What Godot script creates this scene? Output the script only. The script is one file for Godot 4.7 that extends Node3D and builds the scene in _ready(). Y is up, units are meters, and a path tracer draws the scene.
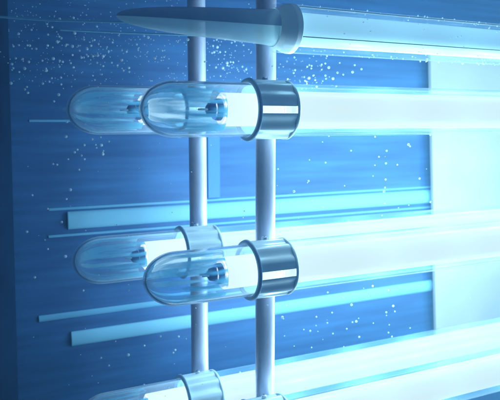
extends Node3D
# Bubbly blue-lit water tank with two racks of glowing ultraviolet lamps in quartz sleeves. 1 unit = 1 metre.

var rng := RandomNumberGenerator.new()
var M := {}

# ------------------------------------------------------------------ shape helpers
# surface of revolution about x; profile is a list of smooth runs of Vector2(x, radius); amp/flutes make ridges along x
func lathe(runs: Array, n := 48, amp := 0.0, flutes := 0, from := 0.0, sweep := TAU, fade := false) -> ArrayMesh:
	var v := PackedVector3Array()
	var nn := PackedVector3Array()
	var uv := PackedVector2Array()
	var idx := PackedInt32Array()
	var col := PackedColorArray()
	for run in runs:
		var first := v.size()
		var m: int = run.size()
		for i in m:
			var a: Vector2 = run[maxi(i - 1, 0)]
			var b: Vector2 = run[mini(i + 1, m - 1)]
			var t := (b - a).normalized()
			for j in n + 1:
				var ang := from + sweep * j / n
				var k := 1.0
				var slope := 0.0
				if flutes > 0:
					k = 1.0 + amp * cos(ang * flutes)
					slope = -amp * flutes * sin(ang * flutes)
				var r: float = run[i].y * k
				var radial := Vector3(0, cos(ang), sin(ang))
				var around := Vector3(0, -sin(ang), cos(ang))
				v.append(Vector3(run[i].x, 0, 0) + radial * r)
				var out := (radial - around * slope / k).normalized()
				nn.append((Vector3(-t.y, 0, 0) + out * t.x).normalized())
				col.append(Color(1, 1, 1, clampf(float(i) / (m - 1) * 1.6, 0.0, 1.0)))
				uv.append(Vector2(float(j) / n, run[i].x * 10.0))
		for i in m - 1:
			for j in n:
				var p := first + i * (n + 1) + j
				var q := p + n + 1
				for e in [p, q, p + 1, q, q + 1, p + 1]:
					idx.append(e)
	var arr := []
	arr.resize(Mesh.ARRAY_MAX)
	arr[Mesh.ARRAY_VERTEX] = v
	arr[Mesh.ARRAY_NORMAL] = nn
	arr[Mesh.ARRAY_TEX_UV] = uv
	arr[Mesh.ARRAY_INDEX] = idx
	if fade:
		arr[Mesh.ARRAY_COLOR] = col
	var mesh := ArrayMesh.new()
	mesh.add_surface_from_arrays(Mesh.PRIMITIVE_TRIANGLES, arr)
	return mesh

# a box with chamfered edges, centred on c
func bevel_box(size: Vector3, bev := 0.001) -> ArrayMesh:
	var st := SurfaceTool.new()
	st.begin(Mesh.PRIMITIVE_TRIANGLES)
	st.set_smooth_group(-1)
	var h := size / 2.0
	var pts := PackedVector3Array()
	for sx in [-1, 1]:
		for sy in [-1, 1]:
			for sz in [-1, 1]:
				var s := Vector3(sx, sy, sz)
				for axis in 3:
					var p := h - Vector3.ONE * bev
					p[axis] = h[axis]
					pts.append(p * s)
	# faces from groups of points that share a plane
	var dirs := []
	for x in [-1, 0, 1]:
		for y in [-1, 0, 1]:
			for z in [-1, 0, 1]:
				if x != 0 or y != 0 or z != 0:
					dirs.append(Vector3(x, y, z))
	for d in dirs:
		var best := -INF
		var dn: Vector3 = d.normalized()
		for p in pts:
			best = maxf(best, p.dot(dn))
		var ring := []
		for p in pts:
			if p.dot(dn) > best - 1e-7:
				ring.append(p)
		if ring.size() < 3:
			continue
		var c := Vector3.ZERO
		for p in ring:
			c += p / ring.size()
		var ux := (ring[0] - c).normalized() as Vector3
		var uy := dn.cross(ux)
		ring.sort_custom(func(a, b): return atan2((a - c).dot(uy), (a - c).dot(ux)) > atan2((b - c).dot(uy), (b - c).dot(ux)))
		for i in range(1, ring.size() - 1):
			for p in [ring[0], ring[i], ring[i + 1]]:
				st.set_normal(dn)
				st.add_vertex(p)
	return st.commit()

# a flat outline in x, y with thickness in z
func slab(outline: Array, z0: float, z1: float) -> ArrayMesh:
	var st := SurfaceTool.new()
	st.begin(Mesh.PRIMITIVE_TRIANGLES)
	var n := outline.size()
	for i in range(1, n - 1):
		for k in [0, i, i + 1]:
			st.set_normal(Vector3(0, 0, 1)); st.add_vertex(Vector3(outline[k].x, outline[k].y, z1))
		for k in [0, i + 1, i]:
			st.set_normal(Vector3(0, 0, -1)); st.add_vertex(Vector3(outline[k].x, outline[k].y, z0))
	for i in n:
		var a: Vector2 = outline[i]
		var b: Vector2 = outline[(i + 1) % n]
		var e := (b - a).normalized()
		var nm := Vector3(-e.y, e.x, 0)
		var q := [Vector3(a.x, a.y, z0), Vector3(b.x, b.y, z0), Vector3(b.x, b.y, z1), Vector3(a.x, a.y, z1)]
		for k in [0, 1, 2, 0, 2, 3]:
			st.set_normal(nm); st.add_vertex(q[k])
	return st.commit()

# round bar between points
func tube(points: Array, r: float, n := 12) -> ArrayMesh:
	var st := SurfaceTool.new()
	st.begin(Mesh.PRIMITIVE_TRIANGLES)
	var rings := []
	for i in points.size():
		var t: Vector3 = (points[mini(i + 1, points.size() - 1)] - points[maxi(i - 1, 0)]).normalized()
		var s := t.cross(Vector3(0.13, 1, 0.3)).normalized()
		var w := t.cross(s)
		var ring := []
		for j in n:
			var a := TAU * j / n
			ring.append([points[i] + (s * cos(a) + w * sin(a)) * r, s * cos(a) + w * sin(a)])
		rings.append(ring)
	for i in points.size() - 1:
		for j in n:
			var k := (j + 1) % n
			for p in [rings[i][j], rings[i + 1][j], rings[i + 1][k], rings[i][j], rings[i + 1][k], rings[i][k]]:
				st.set_normal(p[1]); st.add_vertex(p[0])
	return st.commit()

func arc(cx: float, r: float, x_scale: float, from_deg: float, to_deg: float, steps: int) -> Array:
	var a := []
	for i in steps + 1:
		var t := deg_to_rad(lerpf(from_deg, to_deg, float(i) / steps))
		a.append(Vector2(cx + cos(t) * r * x_scale, sin(t) * r))
	return a

# ------------------------------------------------------------------ object helpers
func thing(called: String, at: Vector3, label: String, category: String, group := "") -> Node3D:
	var o := Node3D.new()
	o.name = called
	add_child(o, true)
	o.position = at
	return tag(o, label, category, group)

func tag(o: Node3D, label: String, category: String, group := "") -> Node3D:
	o.set_meta("label", label)
	o.set_meta("category", category)
	if group:
		o.set_meta("group", group)
	return o

func part(called: String, mesh: Mesh, mat: Material, parent: Node3D = self, at := Vector3.ZERO) -> MeshInstance3D:
	var o := MeshInstance3D.new()
	o.name = called
	o.mesh = mesh
	o.material_override = mat
	o.position = at
	parent.add_child(o, true)
	return o

func struct(called: String, mesh: Mesh, mat: Material, at := Vector3.ZERO) -> MeshInstance3D:
	var o := part(called, mesh, mat, self, at)
	o.set_meta("kind", "structure")
	return o

func copy(o: Node3D, at: Vector3, label: String) -> Node3D:
	var c: Node3D = o.duplicate()
	c.name = o.name
	add_child(c, true)
	c.position = at
	c.set_meta("label", label)
	return c

func lin(r: float, g: float, b: float, a := 1.0) -> Color:
	var c := Color(r, g, b).linear_to_srgb()
	c.a = a
	return c

func mat(c: Color, rough: float, metal := 0.0) -> StandardMaterial3D:
	var m := StandardMaterial3D.new()
	m.albedo_color = c
	m.roughness = rough
	m.metallic = metal
	return m

func noise_tex(freq: float, seed_: int, lo: Color, hi: Color, octaves := 4, size := 512) -> NoiseTexture2D:
	var n := FastNoiseLite.new()
	n.seed = seed_
	n.frequency = freq
	n.fractal_octaves = octaves
	var t := NoiseTexture2D.new()
	t.width = size
	t.height = size
	t.seamless = true
	t.noise = n
	var g := Gradient.new()
	g.set_color(0, lo)
	g.set_color(1, hi)
	t.color_ramp = g
	return t

func materials() -> void:
	# brushed, blue-coated tank wall: streaks run along x
	var w := mat(Color.WHITE, 0.42, 0.25)
	w.albedo_texture = noise_tex(0.011, 3, lin(0.027, 0.090, 0.26), lin(0.052, 0.185, 0.44), 5)
	w.uv1_triplanar = true
	w.uv1_world_triplanar = true
	w.uv1_scale = Vector3(0.7, 11.0, 0.7)
	M.wall = w
	var p := mat(Color.WHITE, 0.55)
	p.albedo_texture = noise_tex(0.01, 5, lin(0.48, 0.48, 0.44), lin(0.54, 0.54, 0.50), 3, 256)
	p.uv1_triplanar = true
	p.uv1_world_triplanar = true
	p.uv1_scale = Vector3(3, 3, 3)
	M.white = p
	var d := mat(Color.WHITE, 0.95)
	d.metallic_specular = 0.1
	d.albedo_texture = noise_tex(0.02, 8, lin(0.012, 0.036, 0.090), lin(0.018, 0.050, 0.120), 4, 256)
	d.uv1_triplanar = true
	d.uv1_world_triplanar = true
	d.uv1_scale = Vector3(6, 6, 6)
	M.dark = d
	var s := mat(Color.WHITE, 0.4, 0.4)
	s.albedo_texture = noise_tex(0.02, 11, lin(0.56, 0.58, 0.78), lin(0.68, 0.70, 0.86), 4, 256)
	s.uv1_triplanar = true
	s.uv1_scale = Vector3(14, 60, 60)
	M.steel = s
	M.collar = mat(lin(0.72, 0.90, 0.98), 0.26, 0.12)
	M.collar_pale = mat(lin(0.80, 0.94, 0.98), 0.3)
	M.collar_rim = mat(lin(0.36, 0.60, 0.82), 0.35, 0.2)
	M.reflected_light = mat(lin(0.24, 0.58, 0.80), 0.5)  # colour of lamp reflections and water glints
	M.reflected_light_dim = mat(lin(0.16, 0.44, 0.68), 0.4)
	M.strip = mat(lin(0.07, 0.24, 0.58), 0.4)  # colour of the rod reflected in the wall
	M.nose_top_shade = mat(lin(0.04, 0.15, 0.42, 0.70), 0.35)
	M.nose_top_shade.transparency = BaseMaterial3D.TRANSPARENCY_ALPHA
	M.nose = mat(lin(0.70, 0.93, 0.99, 0.62), 0.35)
	M.nose.transparency = BaseMaterial3D.TRANSPARENCY_ALPHA
	M.ceramic = mat(lin(0.86, 0.84, 0.80), 0.5)
	var fe := mat(lin(0.7, 0.7, 0.68), 0.5)
	fe.emission_enabled = true
	fe.emission = lin(0.76, 0.74, 0.69)
	fe.emission_energy_multiplier = 1.45
	M.lit_lamp_end = fe
	M.plug = mat(lin(0.05, 0.12, 0.32), 0.35)
	M.pin = mat(lin(0.6, 0.65, 0.75), 0.25, 0.9)
	var g := mat(lin(0.26, 0.56, 0.80, 0.12), 0.06)
	g.transparency = BaseMaterial3D.TRANSPARENCY_ALPHA
	g.rim_enabled = true
	g.rim = 1.0
	g.rim_tint = 0.4
	M.quartz = g
	var gi: StandardMaterial3D = g.duplicate()
	gi.albedo_color = lin(0.30, 0.62, 0.85, 0.10)
	M.quartz_inner = gi
	# light piped along the quartz, painted as cloudy lines: u runs round the tube, v along it
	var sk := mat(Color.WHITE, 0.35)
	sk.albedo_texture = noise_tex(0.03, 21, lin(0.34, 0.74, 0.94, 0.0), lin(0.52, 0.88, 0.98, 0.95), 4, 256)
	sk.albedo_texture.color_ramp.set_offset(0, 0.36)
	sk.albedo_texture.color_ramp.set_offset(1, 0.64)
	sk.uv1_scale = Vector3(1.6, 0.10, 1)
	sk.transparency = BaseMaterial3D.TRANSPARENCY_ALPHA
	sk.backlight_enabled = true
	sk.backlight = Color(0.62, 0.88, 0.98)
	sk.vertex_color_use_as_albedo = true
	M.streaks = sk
	var gs := mat(lin(0.78, 0.92, 1.0, 0.05), 0.03)
	gs.refraction_enabled = true
	gs.refraction_scale = 0.015
	gs.rim_enabled = true
	gs.rim = 1.0
	gs.rim_tint = 0.8
	M.quartz_solid = gs
	var tl := mat(lin(0.5, 0.7, 0.8), 0.4)
	tl.emission_enabled = true
	tl.emission = lin(0.36, 0.74, 0.86)
	tl.emission_energy_multiplier = 0.7
	M.mirrored_glow = tl
	M.seam = mat(lin(0.30, 0.42, 0.46), 0.4)
	var l := mat(lin(0.05, 0.05, 0.05), 0.3)
	l.emission_enabled = true
	l.emission = lin(0.73, 0.92, 0.90)
	l.emission_energy_multiplier = 1.22
	M.lamp = l
	M.bubble = mat(lin(0.84, 0.94, 1.0), 0.15)
	M.bubble.backlight_enabled = true
	M.bubble.backlight = Color(0.90, 0.96, 1.0)

# ------------------------------------------------------------------ things
const R := 0.0262          # quartz sleeve radius
const ROWS := [0.012, -0.148, -0.318]
const ROWS_REAR := [0.013, -0.150, -0.331]
const ROW_NAME := ["uppermost", "middle", "lowest"]

func make_sleeve(label: String) -> Node3D:
	var s := thing("quartz_sleeve", Vector3.ZERO, label, "glass sleeve", "quartz sleeves round the lamps")
	# domed end and neck: one closed shell of solid quartz; behind the collar a thin-walled tube
	var o := arc(-0.094, R, 1.25, 180, 90, 20)
	o[0].y = 0.0001
	o.append(Vector2(0.008, R))
	var i := [Vector2(0.008, R - 0.0023)]
	i.append_array(arc(-0.094, R - 0.0023, 1.25, 90, 180, 20))
	i[21].y = 0.0001
	part("dome", lathe([o, [Vector2(0.008, R), Vector2(0.008, R - 0.0023)], i], 64), M.quartz_solid, s)
	part("tip", lathe([[Vector2(-0.1310, 0.0001), Vector2(-0.1305, 0.0014), Vector2(-0.129, 0.0023), Vector2(-0.1272, 0.0030), Vector2(-0.1266, 0.0036)]], 20), M.quartz, s)
	part("tube", lathe([[Vector2(0.0082, R), Vector2(0.90, R)]], 64), M.quartz, s)
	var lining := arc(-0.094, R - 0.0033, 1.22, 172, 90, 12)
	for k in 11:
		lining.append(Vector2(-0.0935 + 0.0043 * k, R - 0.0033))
	part("cloudy_lining", lathe([lining], 64, 0.0, 0, 0.0, TAU, true), M.streaks, s)  # painted streaks of light guided through the glass
	return s

func make_lamp(label: String) -> Node3D:
	var s := thing("ultraviolet_lamp", Vector3.ZERO, label, "lamp", "glowing lamps inside the sleeves")
	part("glass_tube", lathe([[Vector2(0.016, 0.0), Vector2(0.016, 0.015)], arc(0.020, 0.0188, 0.2, 180, 90, 4), [Vector2(0.020, 0.0188), Vector2(0.500, 0.0188)], [Vector2(0.500, 0.0188), Vector2(0.500, 0.0)]], 40), M.lamp, s)
	part("glass_tube", lathe([[Vector2(0.5005, 0.0), Vector2(0.5005, 0.0188)], [Vector2(0.5005, 0.0188), Vector2(0.820, 0.0188)], [Vector2(0.820, 0.0188), Vector2(0.820, 0.0)]], 40), M.lamp, s)
	part("lit_lamp_end", lathe([[Vector2(-0.0485, 0.0), Vector2(-0.0485, 0.0140)], arc(-0.0470, 0.0160, 0.1, 180, 90, 4), [Vector2(-0.0470, 0.0160), Vector2(0.014, 0.0160)], [Vector2(0.014, 0.0160), Vector2(0.014, 0.0)]], 40), M.lit_lamp_end, s)  # emission stands in for the light falling on the ceramic end
	part("ceramic_base", lathe([[Vector2(0.822, 0.0), Vector2(0.822, 0.0152)], [Vector2(0.822, 0.0152), Vector2(0.872, 0.0152)], [Vector2(0.872, 0.0152), Vector2(0.872, 0.0)]], 40), M.ceramic, s)
	var plug := part("plug", lathe([[Vector2(-0.0625, 0.0), Vector2(-0.0625, 0.0035)], [Vector2(-0.0625, 0.0035), Vector2(-0.0605, 0.0062), Vector2(-0.0550, 0.0070)], [Vector2(-0.0548, 0.0095), Vector2(-0.0520, 0.0105), Vector2(-0.0487, 0.0105)]], 36), M.plug, s)
	for k in [-1, 1]:
		part("pin", lathe([[Vector2(-0.070, 0.0), Vector2(-0.0695, 0.0010), Vector2(-0.0627, 0.0011)]], 10), M.pin, plug, Vector3(0, 0, 0.0035 * k))
	lamp_lights(s, LAMP_LIGHT)
	end_fill(s, Vector3(-0.022, 0, 0), 0.0036)
	return s

func lamp_lights(s: Node3D, energy: float) -> void:
	for k in 7:
		var l := OmniLight3D.new()
		l.name = "lamp_glow"
		l.position = Vector3(0.045 + 0.105 * k, 0, 0)
		l.light_color = Color(0.76, 0.94, 1.0)
		l.light_energy = energy * (0.6 if k == 0 else 1.25)
		l.light_size = 0.012
		l.omni_range = 3.0
		l.omni_attenuation = 2.0
		l.shadow_enabled = true
		s.add_child(l, true)

func end_fill(s: Node3D, at: Vector3, energy: float) -> void:  # added fill, brightens dome, plug and lining from inside the lamp end
	var l := OmniLight3D.new()
	l.name = "added_end_fill"
	l.position = at
	l.light_color = Color(0.85, 0.95, 1.0)
	l.light_energy = energy
	l.light_size = 0.011
	l.omni_range = 3.0
	l.omni_attenuation = 2.0
	l.shadow_enabled = true
	s.add_child(l, true)

func make_rod(label: String, rows: Array, top: float, bottom: float, shift: float) -> Node3D:
	var s := thing("support_rod", Vector3.ZERO, label, "rod", "steel rods holding the sleeves")
	var sh := part("shaft", lathe([[Vector2(bottom, 0.0), Vector2(bottom, 0.0108)], [Vector2(bottom, 0.0108), Vector2(top, 0.0108)], [Vector2(top, 0.0108), Vector2(top, 0.0)]], 32), M.steel, s)
	sh.rotation.z = PI / 2
	for y in rows:
		var c := part("collar", lathe([[Vector2(-0.0175, R + 0.0006), Vector2(-0.0175, 0.0285)], [Vector2(-0.0175, 0.0285), Vector2(0.0205, 0.0285)], [Vector2(0.0205, 0.0285), Vector2(0.0205, R + 0.0006)]], 150, 0.034, 11, deg_to_rad(97), deg_to_rad(346)), M.collar, s, Vector3(shift, y, 0.038))
		part("rim", lathe([[Vector2(-0.021, R + 0.0004), Vector2(-0.0212, 0.0275), Vector2(-0.0205, 0.0302), Vector2(-0.0185, 0.0310), Vector2(-0.0177, 0.0302), Vector2(-0.0176, R + 0.0004)]], 56), M.collar_rim, c)
		part("rim", lathe([[Vector2(0.0206, R + 0.0004), Vector2(0.0206, 0.0288), Vector2(0.0214, 0.0296), Vector2(0.0232, 0.0296), Vector2(0.0240, 0.0288), Vector2(0.0240, R + 0.0004)]], 56), M.collar, c)
		part("lug", bevel_box(Vector3(0.026, 0.030, 0.012), 0.002), M.collar, c, Vector3(0.0, 0, -0.0315))
		var sc := part("screw", lathe([[Vector2(0.0, 0.0), Vector2(0.0, 0.003)], [Vector2(0.0, 0.003), Vector2(0.003, 0.003)], [Vector2(0.003, 0.003), Vector2(0.004, 0.002), Vector2(0.004, 0.0)]], 12), M.pin, c, Vector3(0.002, 0.0285, -0.004))
		sc.rotation.z = PI / 2
	return s

const LAMP_LIGHT := 0.0098

func _ready() -> void:
	rng.seed = 41
	# ---- camera
	var cam := Camera3D.new()
	cam.name = "camera"
	add_child(cam)
	cam.fov = 36.0
	cam.near = 0.02
	cam.far = 20.0
	cam.position = Vector3(-0.28297, 0.0, 0.54624)
	cam.rotation = Vector3(deg_to_rad(-7.2), deg_to_rad(-26.0), 0)
	cam.current = true
	var optics := CameraAttributesPhysical.new()
	optics.frustum_focal_length = 12.0 / tan(deg_to_rad(18.0))
	optics.frustum_focus_distance = 0.62
	optics.frustum_near = 0.02
	optics.frustum_far = 20.0
	optics.exposure_aperture = 8.5
	cam.attributes = optics
	# ---- air, water haze and exposure
	var env := Environment.new()
	env.background_mode = Environment.BG_COLOR
	env.background_color = lin(0.12, 0.215, 0.36)
	env.tonemap_mode = Environment.TONE_MAPPER_LINEAR
	env.tonemap_exposure = 1.0
	env.fog_enabled = true
	env.fog_mode = Environment.FOG_MODE_EXPONENTIAL
	env.fog_density = 0.32
	env.fog_light_color = Color(0.55, 0.82, 1.0)
	env.sdfgi_enabled = true
	env.ssao_enabled = true
	env.ssil_enabled = true
	var we := WorldEnvironment.new()
	we.name = "surroundings"
	we.environment = env
	add_child(we)

	materials()
	# ---- the tank
	struct("wall", slab([Vector2(-0.75, -0.75), Vector2(-0.75, 0.5), Vector2(1.3, 0.5), Vector2(1.3, -0.75)], -0.33, -0.30), M.wall)
	struct("blocker_wall_left", bevel_box(Vector3(0.03, 1.25, 1.0), 0.002), M.dark, Vector3(-0.435, -0.125, 0.20))  # unseen wall, set close and dark to block ambient light
	struct("floor", bevel_box(Vector3(1.72, 0.03, 0.995), 0.002), M.dark, Vector3(0.4405, -0.475, 0.20))  # out of view, raised and dark to cut ambient from below
	var shade_pillar := part("shade_pillar", lathe([[Vector2(-0.7, 0.075), Vector2(0.5, 0.075)]], 64), M.dark, self, Vector3(-0.292, 0, -0.225))  # added dark column in place of light falling off along the wall
	shade_pillar.rotation = Vector3(0, 0, PI / 2 - 0.02)
	tag(shade_pillar, "added round dark column standing in for the wall fading to dark at the far left", "shade_pillar")
	tag(part("reflector_panel", slab([Vector2(0.525, -0.70), Vector2(0.462, 0.142), Vector2(1.2, 0.142), Vector2(1.2, -0.70)], -0.289, -0.283), M.white), "bright white reflector panel standing behind the lamps at the right", "panel")
	# pale rails that stand in for lamps reflected in the wall
	var reflection_bands := [
		["lamp_reflection", -0.145, 0.50, -0.1195, -0.1440, M.reflected_light, "lamp reflection built as a broad pale blue rail on the wall above the middle sleeves"],
		["lamp_reflection", -0.146, 0.50, -0.2870, -0.3080, M.reflected_light, "lamp reflection built as a broad pale blue rail on the wall below the middle sleeves"],
		["thin_lamp_reflection", -0.187, 0.50, -0.2585, -0.2675, M.reflected_light_dim, "lamp reflection built as a thin dim blue rail just under the middle sleeves"],
		["thin_lamp_reflection", -0.168, 0.50, -0.1135, -0.1170, M.reflected_light_dim, "lamp reflection built as a thin dim blue rail running along the top of the broad upper rail"],
		["thin_lamp_reflection", -0.170, 0.50, -0.1500, -0.1535, M.reflected_light_dim, "lamp reflection built as a thin dim blue rail level with the top of the middle sleeves"],
		["thin_lamp_reflection", -0.188, 0.50, 0.0035, 0.0005, M.reflected_light_dim, "lamp reflection built as a thin dim blue rail behind the uppermost glass domes"],
	]
	for r in reflection_bands:
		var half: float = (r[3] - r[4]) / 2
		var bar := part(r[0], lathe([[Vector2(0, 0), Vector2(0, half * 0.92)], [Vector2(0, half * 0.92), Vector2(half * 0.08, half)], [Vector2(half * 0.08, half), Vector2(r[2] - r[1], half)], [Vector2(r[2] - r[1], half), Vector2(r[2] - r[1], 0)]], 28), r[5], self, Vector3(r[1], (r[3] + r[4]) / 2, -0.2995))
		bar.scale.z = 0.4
		tag(bar, r[6], "rail", "rails standing in for lamp reflections")
	tag(part("rod_reflection", bevel_box(Vector3(0.020, 0.094, 0.006), 0.001), M.strip, self, Vector3(0.0676, -0.065, -0.2968)), "rod reflection built as a short upright pale strip on the wall between the two rods", "strip")  # stands in for the rod mirrored in the wall

	# ---- rods
	var front_rod := make_rod("steel rod of the front rack with bright collars nearest the viewer", ROWS, 0.16, -0.462, -0.0205)
	front_rod.position = Vector3(0.0205, 0, -0.038)
	var rear_rod := make_rod("steel rod of the rear rack behind the front glass domes", ROWS_REAR, 0.22, -0.462, -0.018)
	rear_rod.position = Vector3(-0.0105, 0, -0.158)

	# ---- sleeves and lamps
	var sleeve: Node3D = null
	var lamp: Node3D = null
	for rack in 2:
		for k in 3:
			var y: float = ROWS[k] if rack == 0 else ROWS_REAR[k]
			var at := Vector3(0.0, y, 0.0) if rack == 0 else Vector3(-0.044, y, -0.120)
			var where := "front" if rack == 0 else "rear"
			var ls := "clear domed quartz sleeve, %s of the %s rack" % [ROW_NAME[k], where]
			var ll := "glowing white lamp with ceramic base in the %s sleeve of the %s rack" % [ROW_NAME[k], where]
			if sleeve == null:
				sleeve = make_sleeve(ls)
				lamp = make_lamp(ll)
				sleeve.position = at
				lamp.position = at
			else:
				copy(sleeve, at, ls)
				copy(lamp, at, ll)

	# ---- lamp row mirrored in the water surface, built as a pointed tube
	var top := thing("surface_reflection_tube", Vector3(0, 0.0918, 0), "bubble covered pointed tube standing in for the water surface reflection along the top", "tube")
	var low := [Vector2(-0.146, 0.0001), Vector2(-0.1445, 0.0022), Vector2(-0.141, 0.0040), Vector2(-0.134, 0.0062), Vector2(-0.120, 0.0086), Vector2(-0.100, 0.0109), Vector2(-0.075, 0.0127), Vector2(-0.040, 0.0145), Vector2(0.000, 0.0166), Vector2(0.020, 0.0190)]
	var high := []
	for p in low:
		if p.x < 0.01:
			high.append(Vector2(p.x, p.y + 0.0004))
	high.append(Vector2(0.0115, 0.0184))
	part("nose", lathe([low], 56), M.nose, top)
	part("nose_top_shade", lathe([high], 30, 0.0, 0, deg_to_rad(-80), deg_to_rad(172)), M.nose_top_shade, top)  # dark upper half paints the unlit top of the nose
	part("collar", lathe([[Vector2(0.008, 0.0186), Vector2(0.013, 0.0200), Vector2(0.020, 0.0228), Vector2(0.024, 0.0241)], [Vector2(0.024, 0.0241), Vector2(0.029, 0.0241)], [Vector2(0.029, 0.0241), Vector2(0.029, 0.018)]], 48), M.collar_pale, top)
	film(top)
	part("glass_tube", lathe([[Vector2(0.012, 0.0238), Vector2(0.90, 0.0238)]], 56), M.quartz, top)
	part("core", lathe([[Vector2(0.031, 0.0), Vector2(0.031, 0.0165)], [Vector2(0.031, 0.0165), Vector2(0.50, 0.0165)], [Vector2(0.50, 0.0165), Vector2(0.50, 0.0)]], 40), M.mirrored_glow, top)  # glow of the mirrored lamp row put into the core
	part("core", lathe([[Vector2(0.5005, 0.0), Vector2(0.5005, 0.0165)], [Vector2(0.5005, 0.0165), Vector2(0.82, 0.0165)], [Vector2(0.82, 0.0165), Vector2(0.82, 0.0)]], 40), M.mirrored_glow, top)
	for a in [0.62, 2.0]:
		part("seam", tube([Vector3(0.03, cos(a) * 0.0240, sin(a) * 0.0240), Vector3(0.88, cos(a) * 0.0240, sin(a) * 0.0240)], 0.0006, 8), M.seam, top)
	lamp_lights(top, 0.0012)  # added light in the stand-in tube, brightens nose, bubbles and collars
	# ---- glint lines of the water surface, built as thin bars
	tag(part("glint_line", tube([Vector3(-0.30, 0.0890, -0.03), Vector3(-0.20, 0.0886, -0.03), Vector3(-0.134, 0.0890, -0.012)], 0.0009, 8), M.reflected_light), "upper thin bar standing in for a glint line on the water surface", "wire", "water glint lines at the upper left")
	tag(part("glint_line", tube([Vector3(-0.184, 0.0853, -0.06), Vector3(-0.1228, 0.0864, -0.06), Vector3(-0.05, 0.087, -0.05)], 0.0009, 8), M.reflected_light), "lower thin bar standing in for a glint line behind the pointed nose", "wire", "water glint lines at the upper left")

	bubbles()

# froth of minute bubbles clinging to the top tube
func film(top: Node3D) -> void:
	var sm := SphereMesh.new()
	sm.radius = 0.0007
	sm.height = 0.0014
	sm.radial_segments = 8
	sm.rings = 5
	sm.material = M.bubble
	var mm := MultiMesh.new()
	mm.transform_format = MultiMesh.TRANSFORM_3D
	mm.mesh = sm
	mm.instance_count = 420
	for i in 420:
		var a := rng.randf_range(0, TAU)
		var x := 0.04 + 0.5 * pow(rng.randf(), 0.7)
		mm.set_instance_transform(i, Transform3D(Basis().scaled(Vector3.ONE * rng.randf_range(0.5, 1.4)), Vector3(x, cos(a) * 0.0243, sin(a) * 0.0243)))
	var o := MultiMeshInstance3D.new()
	o.name = "bubble_film"
	o.multimesh = mm
	top.add_child(o, true)
	o.set_meta("kind", "stuff")

func bubbles() -> void:
	var meshes := []
	for r in [0.0008, 0.0010, 0.0012, 0.0015]:
		var s := SphereMesh.new()
		s.radius = r
		s.height = r * 2
		s.radial_segments = 12
		s.rings = 7
		meshes.append(s)
	# [count, centre, half extent, label, group]
	var fields := [
		[70, Vector3(-0.180, 0.070, -0.21), Vector3(0.066, 0.045, 0.05), "bright bubble drifting in the dark water at the upper left", "bubbles at the upper left"],
		[34, Vector3(-0.118, 0.080, -0.21), Vector3(0.045, 0.020, 0.04), "bright bubble hanging above the uppermost glass domes", "bubbles above the domes"],
		[26, Vector3(-0.131, -0.027, -0.21), Vector3(0.030, 0.030, 0.04), "bright bubble below and left of the uppermost glass domes", "bubbles below the domes"],
		[22, Vector3(-0.060, 0.095, -0.06), Vector3(0.06, 0.034, 0.02), "bright bubble floating beside the pointed nose", "bubbles beside the nose"],
		[26, Vector3(0.060, 0.085, -0.21), Vector3(0.042, 0.026, 0.03), "bright bubble between the two rods under the top tube", "bubbles between the rods"],
		[34, Vector3(0.060, 0.050, 0.0), Vector3(0.045, 0.014, 0.02), "bright bubble right of the front rod above the glowing tube", "bubbles right of the rod"],
		[30, Vector3(0.12, -0.060, 0.0), Vector3(0.11, 0.045, 0.03), "bright bubble in the blue gap under the uppermost glowing tube", "bubbles in the middle gap"],
		[24, Vector3(0.10, -0.215, 0.0), Vector3(0.10, 0.030, 0.02), "bright bubble in the lower blue gap right of the front rod", "bubbles in the lower gap"],
		[14, Vector3(-0.060, -0.290, -0.21), Vector3(0.14, 0.08, 0.03), "lone bright bubble in the dark water at the lower left", "bubbles at the lower left"],
		[12, Vector3(-0.180, -0.120, -0.21), Vector3(0.045, 0.07, 0.03), "lone bright bubble in dark water left of the middle domes", "bubbles left of the middle domes"],
	]
	for f in fields:
		for i in f[0]:
			var p := Vector3(clampf(rng.randfn(0, 0.55), -1, 1), clampf(rng.randfn(0, 0.6), -1, 1), rng.randf_range(-1, 1))
			var k := rng.randi() % 4 if rng.randf() < 0.6 else 1
			var b := part("bubble", meshes[k], M.bubble, self, f[1] + p * f[2])
			b.scale = Vector3.ONE * (1.25 if f[1].z < -0.1 else 1.0)
			tag(b, ["pinprick ", "tiny ", "small ", "plump "][k] + f[3], "bubble", f[4])
	# finer ones nobody could count
	var fine := MultiMesh.new()
	fine.transform_format = MultiMesh.TRANSFORM_3D
	var dot: SphereMesh = meshes[0].duplicate()
	dot.material = M.bubble
	fine.mesh = dot
	fine.instance_count = 900
	for i in 900:
		var at := Vector3(rng.randf_range(-0.24, 0.20), rng.randf_range(0.040, 0.150), rng.randf_range(-0.25, -0.18))
		if i % 8 == 0:
			at = Vector3(rng.randf_range(-0.22, 0.36), rng.randf_range(-0.32, 0.05), rng.randf_range(-0.09, -0.04))
		fine.set_instance_transform(i, Transform3D(Basis().scaled(Vector3.ONE * rng.randf_range(0.45, 1.0)), at))
	var o := MultiMeshInstance3D.new()
	o.name = "fine_bubbles"
	o.multimesh = fine
	add_child(o, true)
	o.set_meta("kind", "stuff")
	tag(o, "haze of fine pinprick bubbles scattered through the upper water", "bubbles")
